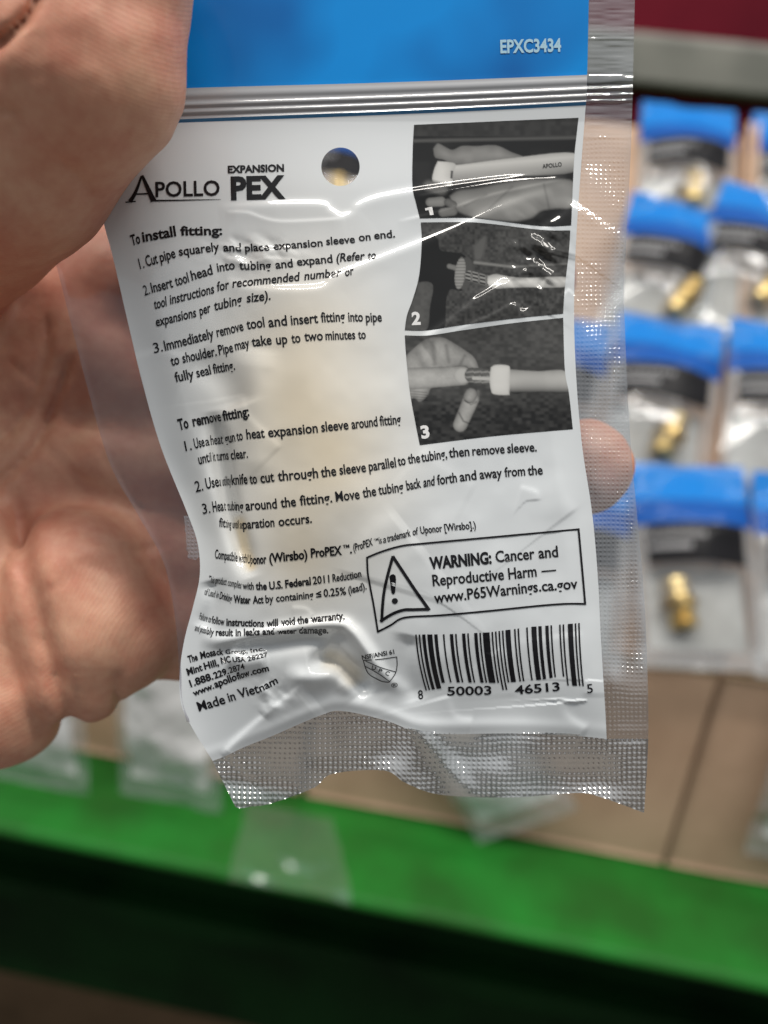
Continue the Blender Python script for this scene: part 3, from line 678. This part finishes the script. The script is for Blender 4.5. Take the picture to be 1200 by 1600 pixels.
f.add(ribbon([(208, 303.5), (232, 302.5)], 2.4)); f.add(ribbon([(196, 316), (212, 314.6)], 2)); f.add(ribbon([(236, 313.6), (290, 312.6), (345, 311.4)], (2.8, .6)))
f.build('logo_initial', M_text, panel, .11)
T('install_text', [
    [('To', 206, 384, 220, 379.5, 16.5, 'b'), ('install', 223, 378, 275.5, 368.3, 16, 'b'), ('fitting:', 282, 367.5, 347.5, 366.5, 14, 'b')],
    [('1.', 219, 420.5, 226, 418, 17), ('Cut', 229, 416.5, 247.5, 411, 17, 's'), ('pipe', 251, 409.5, 275, 402, 16, 's'), ('squarely', 280, 399.5, 343, 391.5, 14, 's'), ('and', 349, 392.5, 377, 392.5, 13, 's'), ('place', 383, 393, 421, 391, 12, 's'), ('expansion', 427.5, 390, 504.5, 384.5, 12, 's'), ('sleeve', 510, 382.5, 555, 379, 12, 's'), ('on', 561, 376.5, 579.5, 375, 12, 's'), ('end.', 585, 373.5, 617.5, 370.5, 12, 's')],
    [('2.', 226, 462, 235, 459, 16), ('Insert', 237.5, 457.5, 271, 448.5, 16, 's'), ('tool', 275, 447, 296, 440.5, 16, 's'), ('head', 300, 438, 333, 428, 15.5, 's'), ('into', 340, 424.5, 367.5, 420, 14, 's'), ('tubing', 374, 421, 424, 421, 13.5, 's'), ('and', 431, 419.5, 458, 417, 13, 's'), ('expand', 464.5, 415, 520, 410, 13, 's'), ('(Refer', 526, 409, 571, 405.5, 13, 'is'), ('to', 575.5, 405, 588, 403.5, 12, 'is')],
    [('tool', 242, 483, 262.5, 477.5, 15.5, 'is'), ('instructions', 266, 475.5, 336, 457.5, 15, 'is'), ('for', 340, 455, 359.5, 450.5, 14.5, 'is'), ('recommended', 363, 449, 470, 438, 13.5, 'is'), ('number', 475.5, 437.3, 534, 431, 13, 'is'), ('or', 540, 431.5, 554, 428, 13, 'is')],
    [('expansions', 244.5, 510, 308, 494.5, 15, 'is'), ('per', 312, 493.3, 331, 486.5, 15, 'is'), ('tubing', 336, 485, 380, 474, 15, 'is'), ('size).', 385.5, 472.5, 423, 468, 14.5, 'is')],
    [('3.', 241, 552, 255, 548.5, 16), ('Immediately', 258, 548, 335, 527.7, 16, 's'), ('remove', 339.5, 526.3, 381, 516, 15.5, 's'), ('tool', 386, 514.5, 414, 510.5, 16, 's'), ('and', 420, 511, 449, 508, 16, 's'), ('insert', 455, 507.5, 497.5, 504, 15.5, 's'), ('fitting', 502, 503.3, 539.5, 501.5, 15.5, 's'), ('into', 544.5, 502, 567.5, 502, 15, 's'), ('pipe', 572, 503, 597, 502, 15, 's')],
    [('to', 268, 572, 281, 568, 15.5, 's'), ('shoulder.', 286, 567, 339, 555.5, 15.5, 's'), ('Pipe', 342.5, 554.5, 365, 549.5, 15.5, 's'), ('may', 368, 547.5, 390.5, 542, 15, 's'), ('take', 394, 541.5, 425, 537.8, 15.5, 's'), ('up', 432, 538, 449.5, 536.5, 15.5, 's'), ('to', 456, 536, 470, 534.5, 15.5, 's'), ('two', 476, 532.8, 505, 531.2, 15, 's'), ('minutes', 509, 531, 555.5, 529.5, 14.5, 's'), ('to', 560, 529.5, 572, 529, 14.5, 's')],
    [('fully', 274.5, 597, 304, 590.5, 15.5, 's'), ('seal', 308, 589.7, 330.5, 584.3, 15, 's'), ('fitting.', 334, 583.5, 367.5, 577.5, 15, 's')],
], M_text, panel)
T('removal_text', [
    [('To', 280, 672, 295.5, 668, 17, 'b'), ('rem', 302, 666, 327.5, 661, 16.5, 'b'), ('ove', 328, 660.5, 346, 657.8, 16, 's'), ('fitting:', 349, 657.3, 390, 649.5, 15.5, 'b')],
    [('1.', 290, 705, 300, 702.5, 16), ('Use', 304.5, 701, 320.5, 697, 16, 's'), ('a', 321.5, 696.5, 328, 695.5, 14), ('heat', 330, 695, 349, 693.3, 15.5), ('gun', 352, 693, 368, 689.5, 15.5, 's'), ('to', 370.5, 689, 380, 687, 15.5, 's'), ('heat', 385.5, 686, 414, 683.3, 15.5, 's'), ('expansion', 419.5, 683, 497, 675.5, 15.5, 's'), ('sleeve', 502.5, 674.5, 545, 670.5, 15.5, 's'), ('around', 550, 670, 590.5, 665.5, 15.5, 's'), ('fitting', 594, 665, 627, 662, 15.5, 's')],
    [('unt', 311, 725.5, 328, 721.3, 16, 's'), ('il it tu', 328.5, 721, 345, 719.2, 15), ('rns', 345.5, 719.2, 357.5, 717.8, 15, 's'), ('clear.', 361, 718, 387.5, 715, 15, 's')],
    [('2.', 306, 769, 318, 766, 17), ('Use', 322.5, 764, 343, 759.5, 17, 's'), ('a utility', 343.5, 759.3, 361, 757.5, 15), ('knife', 362, 757.5, 387, 755.7, 16, 's'), ('to', 390.5, 756, 402, 755, 16, 's'), ('cut', 407.5, 754.6, 429, 752, 16, 's'), ('through', 434.5, 751.5, 497.5, 746.3, 16, 's'), ('the', 502, 745.8, 526, 742.7, 16, 's'), ('sleeve', 531, 741.5, 572.5, 737, 15.5, 's'), ('parallel', 577, 736, 619.5, 729.5, 15.5, 's'), ('to', 622.5, 728, 634.5, 725.5, 15, 's'), ('the', 638, 724.5, 657, 722, 15, 's'), ('tubing,', 659, 721.5, 699, 715.5, 15, 's'), ('then', 702, 714.8, 734, 712, 15, 's'), ('remove', 738.5, 711.5, 789, 708, 14.5, 's'), ('sleeve.', 793, 707.5, 839, 705, 14.5, 's')],
    [('3.', 317, 803, 329, 801, 16), ('Hea', 333, 800, 350, 797.5, 16.5, 's'), ('t tubi', 350.5, 797.3, 368, 797.5, 15), ('ng', 368.5, 797.8, 380.5, 798, 15, 's'), ('around', 384, 797.5, 433, 794, 15.5, 's'), ('the', 439, 793, 463, 790.5, 15.5, 's'), ('fitting.', 469, 789.5, 519.5, 784.5, 15.5, 's'), ('Move', 525, 783.5, 562.5, 779, 15.5, 's'), ('the', 567.5, 777.5, 588.5, 774, 15.5, 's'), ('tubing', 592, 773, 631, 767.5, 15.5, 's'), ('back', 636, 766, 658.5, 761.5, 15.5, 's'), ('and', 662, 761, 681, 757.8, 15, 'is'), ('forth', 684, 757.3, 714.5, 753, 15.5, 's'), ('and', 719, 752, 745, 749, 15, 's'), ('away', 750, 748.3, 785, 745.5, 15, 's'), ('from', 789, 745, 821, 742.7, 15, 's'), ('the', 825, 742.5, 848.5, 741, 15, 's')],
    [('fit', 342, 822.5, 352.5, 824, 14, 's'), ('ting until se', 353, 824, 379, 826.3, 13), ('paration', 379.5, 826.5, 429, 822.5, 14.5, 's'), ('occurs.', 435.5, 822, 487.5, 816.5, 14.5, 's')],
], M_text, panel)
T('notice_text', [
    [('Compatible', 335.5, 872, 371, 877.3, 14, 's'), ('with', 373, 877.8, 385.5, 879.3, 14), ('Up', 386.5, 880, 394.5, 881, 14), ('onor', 395.5, 881.3, 416.5, 880, 14, 'b'), ('(Wirsbo)', 421, 879, 480.5, 872.5, 14, 'b'), ('ProPEX', 486, 871, 534.5, 866.5, 14, 'b'), ('.', 547, 864.5, 550, 864.2, 14, 'b')],
    [('TM', 536, 856.5, 546, 855.5, 5, 'b')],
    [('(ProPEX', 553, 861.5, 584, 851.5, 11.5, 'is'), ('is', 592.5, 849.7, 597.5, 848.6, 11, 'i'), ('a', 599, 848.3, 604, 847.3, 11, 'i'), ('trademark', 606, 846.7, 642.5, 837.3, 11, 'is'), ('of', 645.5, 836.5, 655, 834.3, 11, 'is'), ('Uponor', 657.5, 834, 691.5, 830.5, 11.5, 's'), ('[Wirsbo].)', 695, 830, 744, 825.5, 11.5, 's')],
    [('TM', 585, 846, 591.5, 844, 4)],
    [('This product', 326, 910.5, 354, 914.5, 11.5, 'i'), ('complies', 355.5, 915, 377, 919.7, 11.5, 'i'), ('with', 379, 920.3, 396.5, 921.3, 11.5, 's'), ('the', 399.5, 921.3, 417, 921.3, 12, 'b'), ('U.S.', 421, 921, 442, 919, 12, 'b'), ('Federal', 446, 918.3, 486, 913.3, 12, 'b'), ('2011', 489, 913, 515, 910, 12, 's'), ('Reduct', 520, 909, 550.5, 905, 12, 's'), ('ion', 551, 904.8, 565, 901, 11.5, 's')],
    [('of Lead in', 319.5, 929, 341, 934.8, 11, 'i'), ('Drinking', 342.5, 935.3, 362, 941, 11.5, 'is'), ('Water', 365, 941.7, 391.5, 943.3, 12, 'b'), ('Act', 395, 943, 412, 942.3, 12, 'b'), ('by', 415, 942, 427.5, 940.7, 12, 's'), ('containing', 431.5, 940.3, 490, 934.5, 11.5, 's'), ('\u2264', 494, 934, 502.5, 933, 12, 's'), ('0.25%', 506, 932.5, 541, 929, 12, 's'), ('(lead).', 545, 928, 573, 920.5, 11.5, 's')],
    [('Failure to', 311, 967.5, 329, 973, 11, 'i'), ('follow', 330.5, 973.6, 350, 977, 11.5, 's'), ('instructions', 353.5, 977.3, 412.5, 979.5, 11.5, 'b'), ('will', 416.5, 979.3, 434.5, 978, 11.5, 'b'), ('void', 439.5, 977.5, 461, 975.3, 11.5, 'b'), ('the', 464.5, 975, 482, 973, 11.5, 'b'), ('warranty,', 486, 972.5, 538.5, 967, 11.5, 'b')],
    [('and possi', 304, 985, 322, 990.3, 10.5, 'i'), ('bly', 322.5, 990.6, 333.5, 993, 11, 's'), ('result', 337, 993, 364, 993.7, 11, 'b'), ('in', 368, 993.5, 376.5, 993.3, 11, 'b'), ('leaks', 381, 993, 406, 992.3, 11, 'b'), ('and', 410, 992, 429, 991.5, 10.5, 'b'), ('water', 433, 991, 463.5, 990, 8, 'b'), ('damage.', 467, 990, 513, 989.6, 10, 'b')],
], M_text, panel)
T('address_text', [
    [('The', 295, 1036, 309.5, 1031, 11, 'b'), ('Mosa', 314, 1029.5, 338, 1023.6, 11, 'b'), ('ck', 338.5, 1023.4, 349.5, 1022.6, 9, 'b'), ('Group,', 352.5, 1021.8, 387, 1020.4, 6.8, 's'), ('Inc.', 392, 1020, 414, 1016, 6.4, 's')],
    [('Mint', 293.5, 1055.5, 317, 1047, 11, 'b'), ('Hill,', 320, 1046, 342.5, 1039.5, 10.5, 'b'), ('NC', 346, 1037, 361, 1034.5, 10, 'b'), ('USA', 364, 1034.6, 384, 1033.4, 8, 'b'), ('28227', 387.5, 1033, 419, 1025.5, 7, 's')],
    [('1.888.', 298, 1073.5, 334, 1061, 11, 'b'), ('229.', 335.5, 1060.5, 358, 1052.5, 10, 'b'), ('2874', 359, 1052, 383, 1045, 9, 's')],
    [('www.', 303, 1088, 335, 1075.3, 9.5, 'b'), ('apollo', 336.5, 1074.7, 371, 1062, 11.5, 'b'), ('flow', 371.5, 1061.8, 391, 1055.5, 10.5, 'b'), ('.com', 392, 1055.3, 421, 1048, 10, 'b')],
    [('Made', 311, 1111.5, 353, 1098.8, 15, 's'), ('in', 358, 1096.5, 369, 1093.5, 14.5, 's'), ('Viet', 374, 1091, 406, 1081.8, 14.5, 's'), ('nam', 407, 1081.3, 435, 1067, 12, 's')],
], M_text, panel)
T('warning_text', [
    [('WARNING:', 672, 889, 768.5, 880, 18, 'x'), ('Cancer', 775, 878.5, 836, 873, 17.5, 's'), ('and', 842, 872.3, 872.5, 869.8, 17.5, 's')],
    [('Reproductive', 676.5, 915.5, 788, 905.5, 17.5, 's'), ('Harm', 795, 905, 839, 900.5, 17.5, 's')],
    [('www.', 679, 942.5, 729, 937, 17, 's'), ('P65Warnings', 731, 936.5, 841, 924.5, 17, 's'), ('.ca.gov', 842.5, 924, 903, 919.5, 16.5, 's')],
], M_text, panel)
f = Flat()
f.add(ribbon([(846, 893), (869, 891)], 2.2))
edge = [(574, 871), (596, 862), (627.5, 853), (659, 849.5), (740, 842), (904, 827)]
f.add(ribbon(edge, 3)); f.add(ribbon([(904, 825.5), (908, 870), (912, 915), (914.5, 945)], 3.2))
f.add(ribbon([(914.5, 943.5), (883, 943.5), (837.5, 947), (760, 955), (687, 961.5), (645, 963.5), (625.5, 967), (610, 977), (589.5, 987.5)], 3))
f.add(ribbon([(590.5, 988), (584, 947), (578, 915), (574.5, 894), (573.5, 870)], 3))
f.add(ribbon([(613.5, 869), (630, 894), (650, 924), (671, 953.5)], 5)); f.add(ribbon([(670, 951.8), (645, 952.5), (631, 953), (613.5, 959), (594, 971)], 4.6))
f.add(ribbon([(596.5, 972), (597.5, 950), (600, 926), (605, 902), (614, 869)], 4.6))
f.poly([(608.4, 901), (611, 898), (615, 897), (618, 899.5), (618.8, 906), (617.3, 926), (614.5, 929), (611.8, 926.5)])
f.poly([(617 + 4.8 * math.cos(a), 939 + 4.6 * math.sin(a)) for a in np.linspace(0, 6.283, 18, endpoint=False)])
f.build('warning_sign', M_text, panel, .11)
# bar code
LC = ['0001101', '0011001', '0010011', '0111101', '0100011', '0110001', '0101111', '0111011', '0110111', '0001011']
dg_ = '850003465135'
bits = '101' + ''.join(LC[int(d)] for d in dg_[:6]) + '01010' + ''.join(''.join('10'[int(b)] for b in LC[int(d)]) for d in dg_[6:]) + '101'
f = Flat(); i = 0
yt = lambda m: np.interp(m, (0, .2, .45, .7, 1), (991.5, 991, 988, 979.5, 973.5)); ysb = lambda m: np.interp(m, (0, .2, .5, .75, .85, 1), (1068, 1066, 1067, 1061.5, 1057, 1058)); ylb = lambda m: np.interp(m, (0, .1, .5, .9, 1), (1079, 1075.5, 1078, 1071, 1072))
while i < 95:
    if bits[i] == '1':
        j = i
        while j < 95 and bits[j] == '1': j += 1
        a, b_ = (i + .08) / 95, (j - .02) / 95; tall = j <= 10 or i >= 85 or 45 <= i < 50
        t = np.linspace(0, 1, 16); V = []
        for m in (a, b_):
            y0, y1 = yt(m), (ylb(m) if tall else ysb(m)); Yy = y0 + (y1 - y0) * t; ff = (Yy - y0) / 85
            X0, X1 = 648.5 + 257.5 * m, 664 + 247 * m; V += list(zip(X0 + (X1 - X0) * (ff * .35 + .65 * ff ** 2), Yy))
        f.add((V, [(k, k + 1, 17 + k, 16 + k) for k in range(15)])); i = j
    else: i += 1
f.build('bar_code', M_text, panel)
T('bar_code_number', [[('8', 654, 1092.5, 661.5, 1091.8, 14)], [('50003', 699, 1086.7, 768, 1085, 13.5, 's')], [('46513', 805, 1085, 875, 1079, 13.5, 's')], [('5', 918, 1083, 927, 1082, 14)]], M_text, panel)
f = Flat()
for p, wd in (([(567, 1032), (595, 1030), (620.5, 1026.3)], 1.3), ([(620, 1026), (620.5, 1040), (617.5, 1053), (608, 1066)], 1.2), ([(608.5, 1066), (600, 1065.5), (592.5, 1063), (575, 1052), (567.5, 1032)], 1.2), ([(571, 1033), (595, 1043), (619, 1050)], 1.1), ([(570, 1041), (590, 1052), (609, 1065)], 1.1)): f.add(ribbon(p, wd))
f.build('certification_shield', M_text, panel)
T('certification_text', [[('NSF/ANSI 61', 566, 1031, 616.5, 1021.5, 7, 's')], [('U', 580, 1045.5, 586, 1047.5, 6.5), ('P', 591, 1050, 596, 1052, 6.5), ('C', 601.5, 1054, 607.5, 1056, 6.5)], [('\u00ae', 612, 1075, 622, 1073, 7)]], M_text, panel)

# the three printed photographs (grey values of the print itself)
M_pic = mat('grey_print', (.1, .1, .1), .5, coat=1.0, coat_rough=.07, spec=.05)
n, l, b = nodes(M_pic); at = n.new('ShaderNodeAttribute'); at.attribute_name = 'print'; l.new(at.outputs['Color'], b.inputs['Base Color'])
def pl(pts, n_=160):
    q = np.array(smooth_pts(pts, 10)) if len(pts) > 2 else np.array(pts, float)
    s = np.concatenate(((0,), np.cumsum(np.hypot(*np.diff(q, axis=0).T)))); s /= s[-1]
    return lambda t: np.stack((np.interp(t, s, q[:, 0]), np.interp(t, s, q[:, 1])), -1)
def inpoly(x, y, pts):
    """signed distance to a polygon, negative inside"""
    q = smooth_pts(list(pts) + [pts[0]], 5); d, _ = seg_dist(x, y, q); ins = np.zeros(x.shape, bool)
    for (ax, ay), (bx_, by) in zip(q[:-1], q[1:]):
        ins ^= ((ay > y) != (by > y)) & (x < (bx_ - ax) * (y - ay) / (by - ay + 1e-12) + ax)
    return np.where(ins, -d, d)
def capsd(x, y, a, b_, ra, rb):
    dx, dy = b_[0] - a[0], b_[1] - a[1]; t = np.clip(((x - a[0]) * dx + (y - a[1]) * dy) / (dx * dx + dy * dy + 1e-9), 0, 1)
    return np.hypot(x - a[0] - t * dx, y - a[1] - t * dy) - (ra + (rb - ra) * t)
def lay(v, d, val, rim=.0, depth=12, soft=1.0):
    k = np.clip(.5 - d / (2 * soft), 0, 1); vv = val * (1 - rim * np.exp(np.minimum(d, 0) / depth)); return v * (1 - k) + vv * k
def pic1(x, y):
    v = .018 + .012 * vnoise(x / 30, y / 20)
    v = lay(v, y - 213, .035 + .015 * vnoise(x / 8, y / 8)); v = lay(v, np.abs(y - 219 + .02 * (x - 700)) - 2.5, .07, soft=2)
    v = lay(v, inpoly(x, y, [(677, 232), (684, 224), (695, 229), (707, 234), (722, 228), (745, 228), (775, 227), (798, 237), (818, 247), (770, 254), (716, 258), (694, 250), (680, 246)]), .20 + .05 * vnoise(x / 12, y / 9), .5, 7)
    v = lay(v, inpoly(x, y, [(709, 258), (730, 256), (800, 247), (896, 239), (896, 269), (800, 276), (730, 283), (706, 284)]), .42 - .012 * np.abs(y - 258 + .09 * (x - 750)), .1, 4)
    v = lay(v, inpoly(x, y, [(684, 252), (700, 253), (712, 257), (707, 272), (705, 290), (690, 288), (676, 284), (678, 266)]), .48 - .1 * sstep(685, 712, x), .2, 5)
    v = lay(v, np.abs(x - 706 - .1 * (270 - y)) + np.where((y > 267) & (y < 279), -1.5, 9), .03)
    v = lay(v, capsd(x, y, (670, 290), (690, 296), 9, 10), .10, .4, 5, 3)
    v = lay(v, inpoly(x, y, [(703, 306), (716, 298), (745, 294), (800, 284), (850, 280), (897, 284), (897, 322), (868, 326), (845, 330), (830, 341), (800, 346), (750, 341), (718, 332), (706, 320)]), .24 + .06 * vnoise(x / 25, y / 15), .5, 9, 2)
    for p, q in (((726, 322), (760, 304)), ((760, 330), (800, 292)), ((850, 288), (858, 326))): v = v * (1 - .22 * np.exp(-(capsd(x, y, p, q, 0, 0) / 2.2) ** 2))
    v = lay(v, capsd(x, y, (672, 316), (689, 315), 7, 8), .24, .5, 5); v = lay(v, capsd(x, y, (700, 316), (708, 320), 6, 6), .15, .5, 5); v = lay(v, capsd(x, y, (692, 332), (708, 330), 7, 7), .18, .5, 5)
    return v
def pic2(x, y):
    v = .050 + .035 * vnoise(x / 4, y / 4) + .02 * vnoise(x / 40, y / 30)
    v = lay(v, inpoly(x, y, [(740, 385), (752, 372), (760, 370), (757, 390), (752, 405), (742, 404)]), .09, soft=3)
    v = lay(v, capsd(x, y, (742, 410), (800, 417), 2.2, 1.8), .16, soft=1.5); v = lay(v, capsd(x, y, (800, 417), (885, 412), 1.6, 1.4), .13, soft=1.5)
    v = lay(v, inpoly(x, y, [(658, 372), (672, 366), (684, 374), (688, 391), (706, 394), (724, 398), (734, 412), (735, 438), (722, 454), (704, 452), (697, 470), (693, 516), (664, 517), (668, 470), (662, 446), (654, 436)]), .010 + .006 * vnoise(x / 6, y / 6))
    v = lay(v, inpoly(x, y, [(654, 441), (668, 440), (677, 448), (672, 480), (666, 516), (632, 517), (640, 484), (650, 456)]), .075 + .02 * vnoise(x / 5, y / 5), .2, 4)
    v = lay(v, capsd(x, y, (702, 416), (716, 420), 4, 4), .16, .3, 3)
    v = lay(v, ((x - 727 - .1 * (427 - y)) / 11) ** 2 * 10 + ((y - 427) / 26) ** 2 * 10 - 10, .06); v = lay(v, ((x - 719 - .1 * (427 - y)) / 8.5) ** 2 * 10 + ((y - 427) / 25) ** 2 * 10 - 10, .20 + .05 * np.cos(y * 1.3), .3, 4)
    v = lay(v, capsd(x, y, (734, 431), (764, 439), 8.5, 8), .13 + .12 * np.cos(y * 1.1 - x * .25) * (np.cos(x * .55) > -.6), .3, 3)
    v = lay(v, inpoly(x, y, [(762, 432), (774, 428), (790, 431), (820, 434), (886, 433), (886, 448), (820, 449), (790, 450), (776, 451), (763, 445)]), .50 - .02 * np.abs(y - 440), .15, 4)
    return v
def pic3(x, y):
    v = .055 + .03 * vnoise(x / 7, y / 5) - .028 * sstep(600, 650, y)
    g = .29 + .05 * vnoise(x / 14, y / 11) + .03 * vnoise(x / 3, y / 3)
    v = lay(v, inpoly(x, y, [(630, 560), (650, 541), (668, 529), (690, 527), (706, 534), (728, 548), (742, 560), (748, 577), (744, 583), (735, 578), (726, 572), (704, 576), (690, 600), (674, 606), (668, 618), (656, 628), (646, 622), (630, 630)]), g, .55, 8)
    for p, q, w_ in (((676, 535), (679, 568), 3), ((697, 540), (701, 565), 2.5), ((726, 556), (720, 568), 2), ((652, 552), (662, 572), 5)): v = v * (1 - .33 * np.exp(-(capsd(x, y, p, q, 0, 0) / (w_ * 1.4)) ** 2))
    v = lay(v, capsd(x, y, (640, 592), (722, 587), 17, 15), g * 1.12, .55, 5); v = lay(v, ((x - 722) / 13) ** 2 * 10 + ((y - 587) / 12) ** 2 * 10 - 10, .36, .3, 3, 2)
    for k in range(4): v = v * (1 - .35 * np.exp(-((y - 612 - k * 4 - .08 * (x - 650)) / 1.2) ** 2) * ((x > 640) & (x < 668)))
    v = lay(v, capsd(x, y, (738, 586), (768, 590), 12, 13), .10 + .10 * (np.cos(y * .8) > .3) + .03 * vnoise(x / 3, y / 3), .4, 3); v = lay(v, capsd(x, y, (740, 591), (765, 592), 2.5, 2.5), .36)
    v = lay(v, capsd(x, y, (742, 622), (747, 612), 8, 3), .12, .3, 4); v = lay(v, capsd(x, y, (736, 624), (719, 664), 12.5, 11), g * 1.05, .6, 6); v = lay(v, capsd(x, y, (736, 616), (734, 620), 10, 10), g * .95, .7, 5)
    v = v * (1 - .5 * np.exp(-(seg_dist(x, y, [(717, 645), (724, 658), (734, 662)])[0] / 1.6) ** 2)); v = v * (1 - .4 * np.exp(-(seg_dist(x, y, [(726, 626), (736, 632), (744, 628)])[0] / 1.6) ** 2))
    v = lay(v, inpoly(x, y, [(795, 577), (840, 580), (884, 580), (890, 612), (840, 612), (795, 612)]), .36 - .0007 * (y - 592) ** 2 + .02 * vnoise(x / 9, y / 20), .1, 3)
    v = lay(v, inpoly(x, y, [(767, 574), (775, 570), (793, 571), (797, 578), (796, 612), (794, 617), (772, 616), (767, 609), (765, 592)]), .50 - .06 * sstep(600, 617, y), .25, 3)
    return v
PICS = [
    (pic1, [(647, 195), (904, 184)], [(656, 341), (720, 340), (760, 342.5), (845, 353), (892.5, 352)], [(647, 195), (645, 232), (644.5, 290), (650, 317), (656, 341)], [(904, 184), (898, 237), (896, 270), (892.5, 352)]),
    (pic2, [(657.5, 347.5), (720, 347), (760, 349), (845, 359), (891, 360)], [(632.5, 516), (668, 516), (720, 508), (800, 498), (880, 490)], [(657.5, 347.5), (659, 380), (655, 430), (645, 467.5), (636, 492.5), (632.5, 516)], [(891, 360), (889, 392), (882.5, 450), (880, 490)]),
    (pic3, [(632.5, 524), (670, 524), (720, 516.5), (800, 505), (880, 496.5)], [(656, 695.5), (770, 681.5), (895, 670.5)], [(632.5, 524), (635, 560), (641, 615), (650, 665), (656, 695.5)], [(880, 496.5), (882.5, 577), (889, 615), (895, 670.5)]),
]
for fn, tp, bt, lf, rt in PICS:
    nc, nr = 160, 110; s, t = np.meshgrid(np.linspace(0, 1, nc), np.linspace(0, 1, nr)); A, B_, C_, D_ = pl(tp), pl(bt), pl(lf), pl(rt)
    s3, t3 = s[..., None], t[..., None]; c00, c10, c01, c11 = (np.array(q, float) for q in (tp[0], tp[-1], bt[0], bt[-1]))
    xy = (1 - t3) * A(s) + t3 * B_(s) + (1 - s3) * C_(t) + s3 * D_(t) - ((1 - s3) * (1 - t3) * c00 + s3 * (1 - t3) * c10 + (1 - s3) * t3 * c01 + s3 * t3 * c11)
    x, y = xy[..., 0], xy[..., 1]
    o = obj('picture', SURF(x, y, .055), gridq(nr, nc), M_pic, panel)
    v = np.clip((fn(x, y) - .014) * 1.3, .004, .8).ravel(); ca = o.data.color_attributes.new('print', 'FLOAT_COLOR', 'POINT')
    ca.data.foreach_set('color', np.stack((v * 1.0, v * 1.0, v * .97, np.ones_like(v)), -1).astype(np.float32).ravel())
f = Flat(); f.poly([(664, 325.5), (671, 323.6), (675.2, 323.2), (677.6, 335.6), (671.8, 336.2), (670, 328), (664.5, 329)]); f.build('picture_number', M_white, panel, .12)
T('picture_number', [[('2', 643.5, 507, 657.5, 506.5, 19, 'x')], [('3', 659, 685, 672, 683, 19, 'x')]], M_white, panel, .12)
T('picture_lettering', [[('APOLLO', 848, 263, 878, 259.5, 6.5)]], M_text, panel, .12)
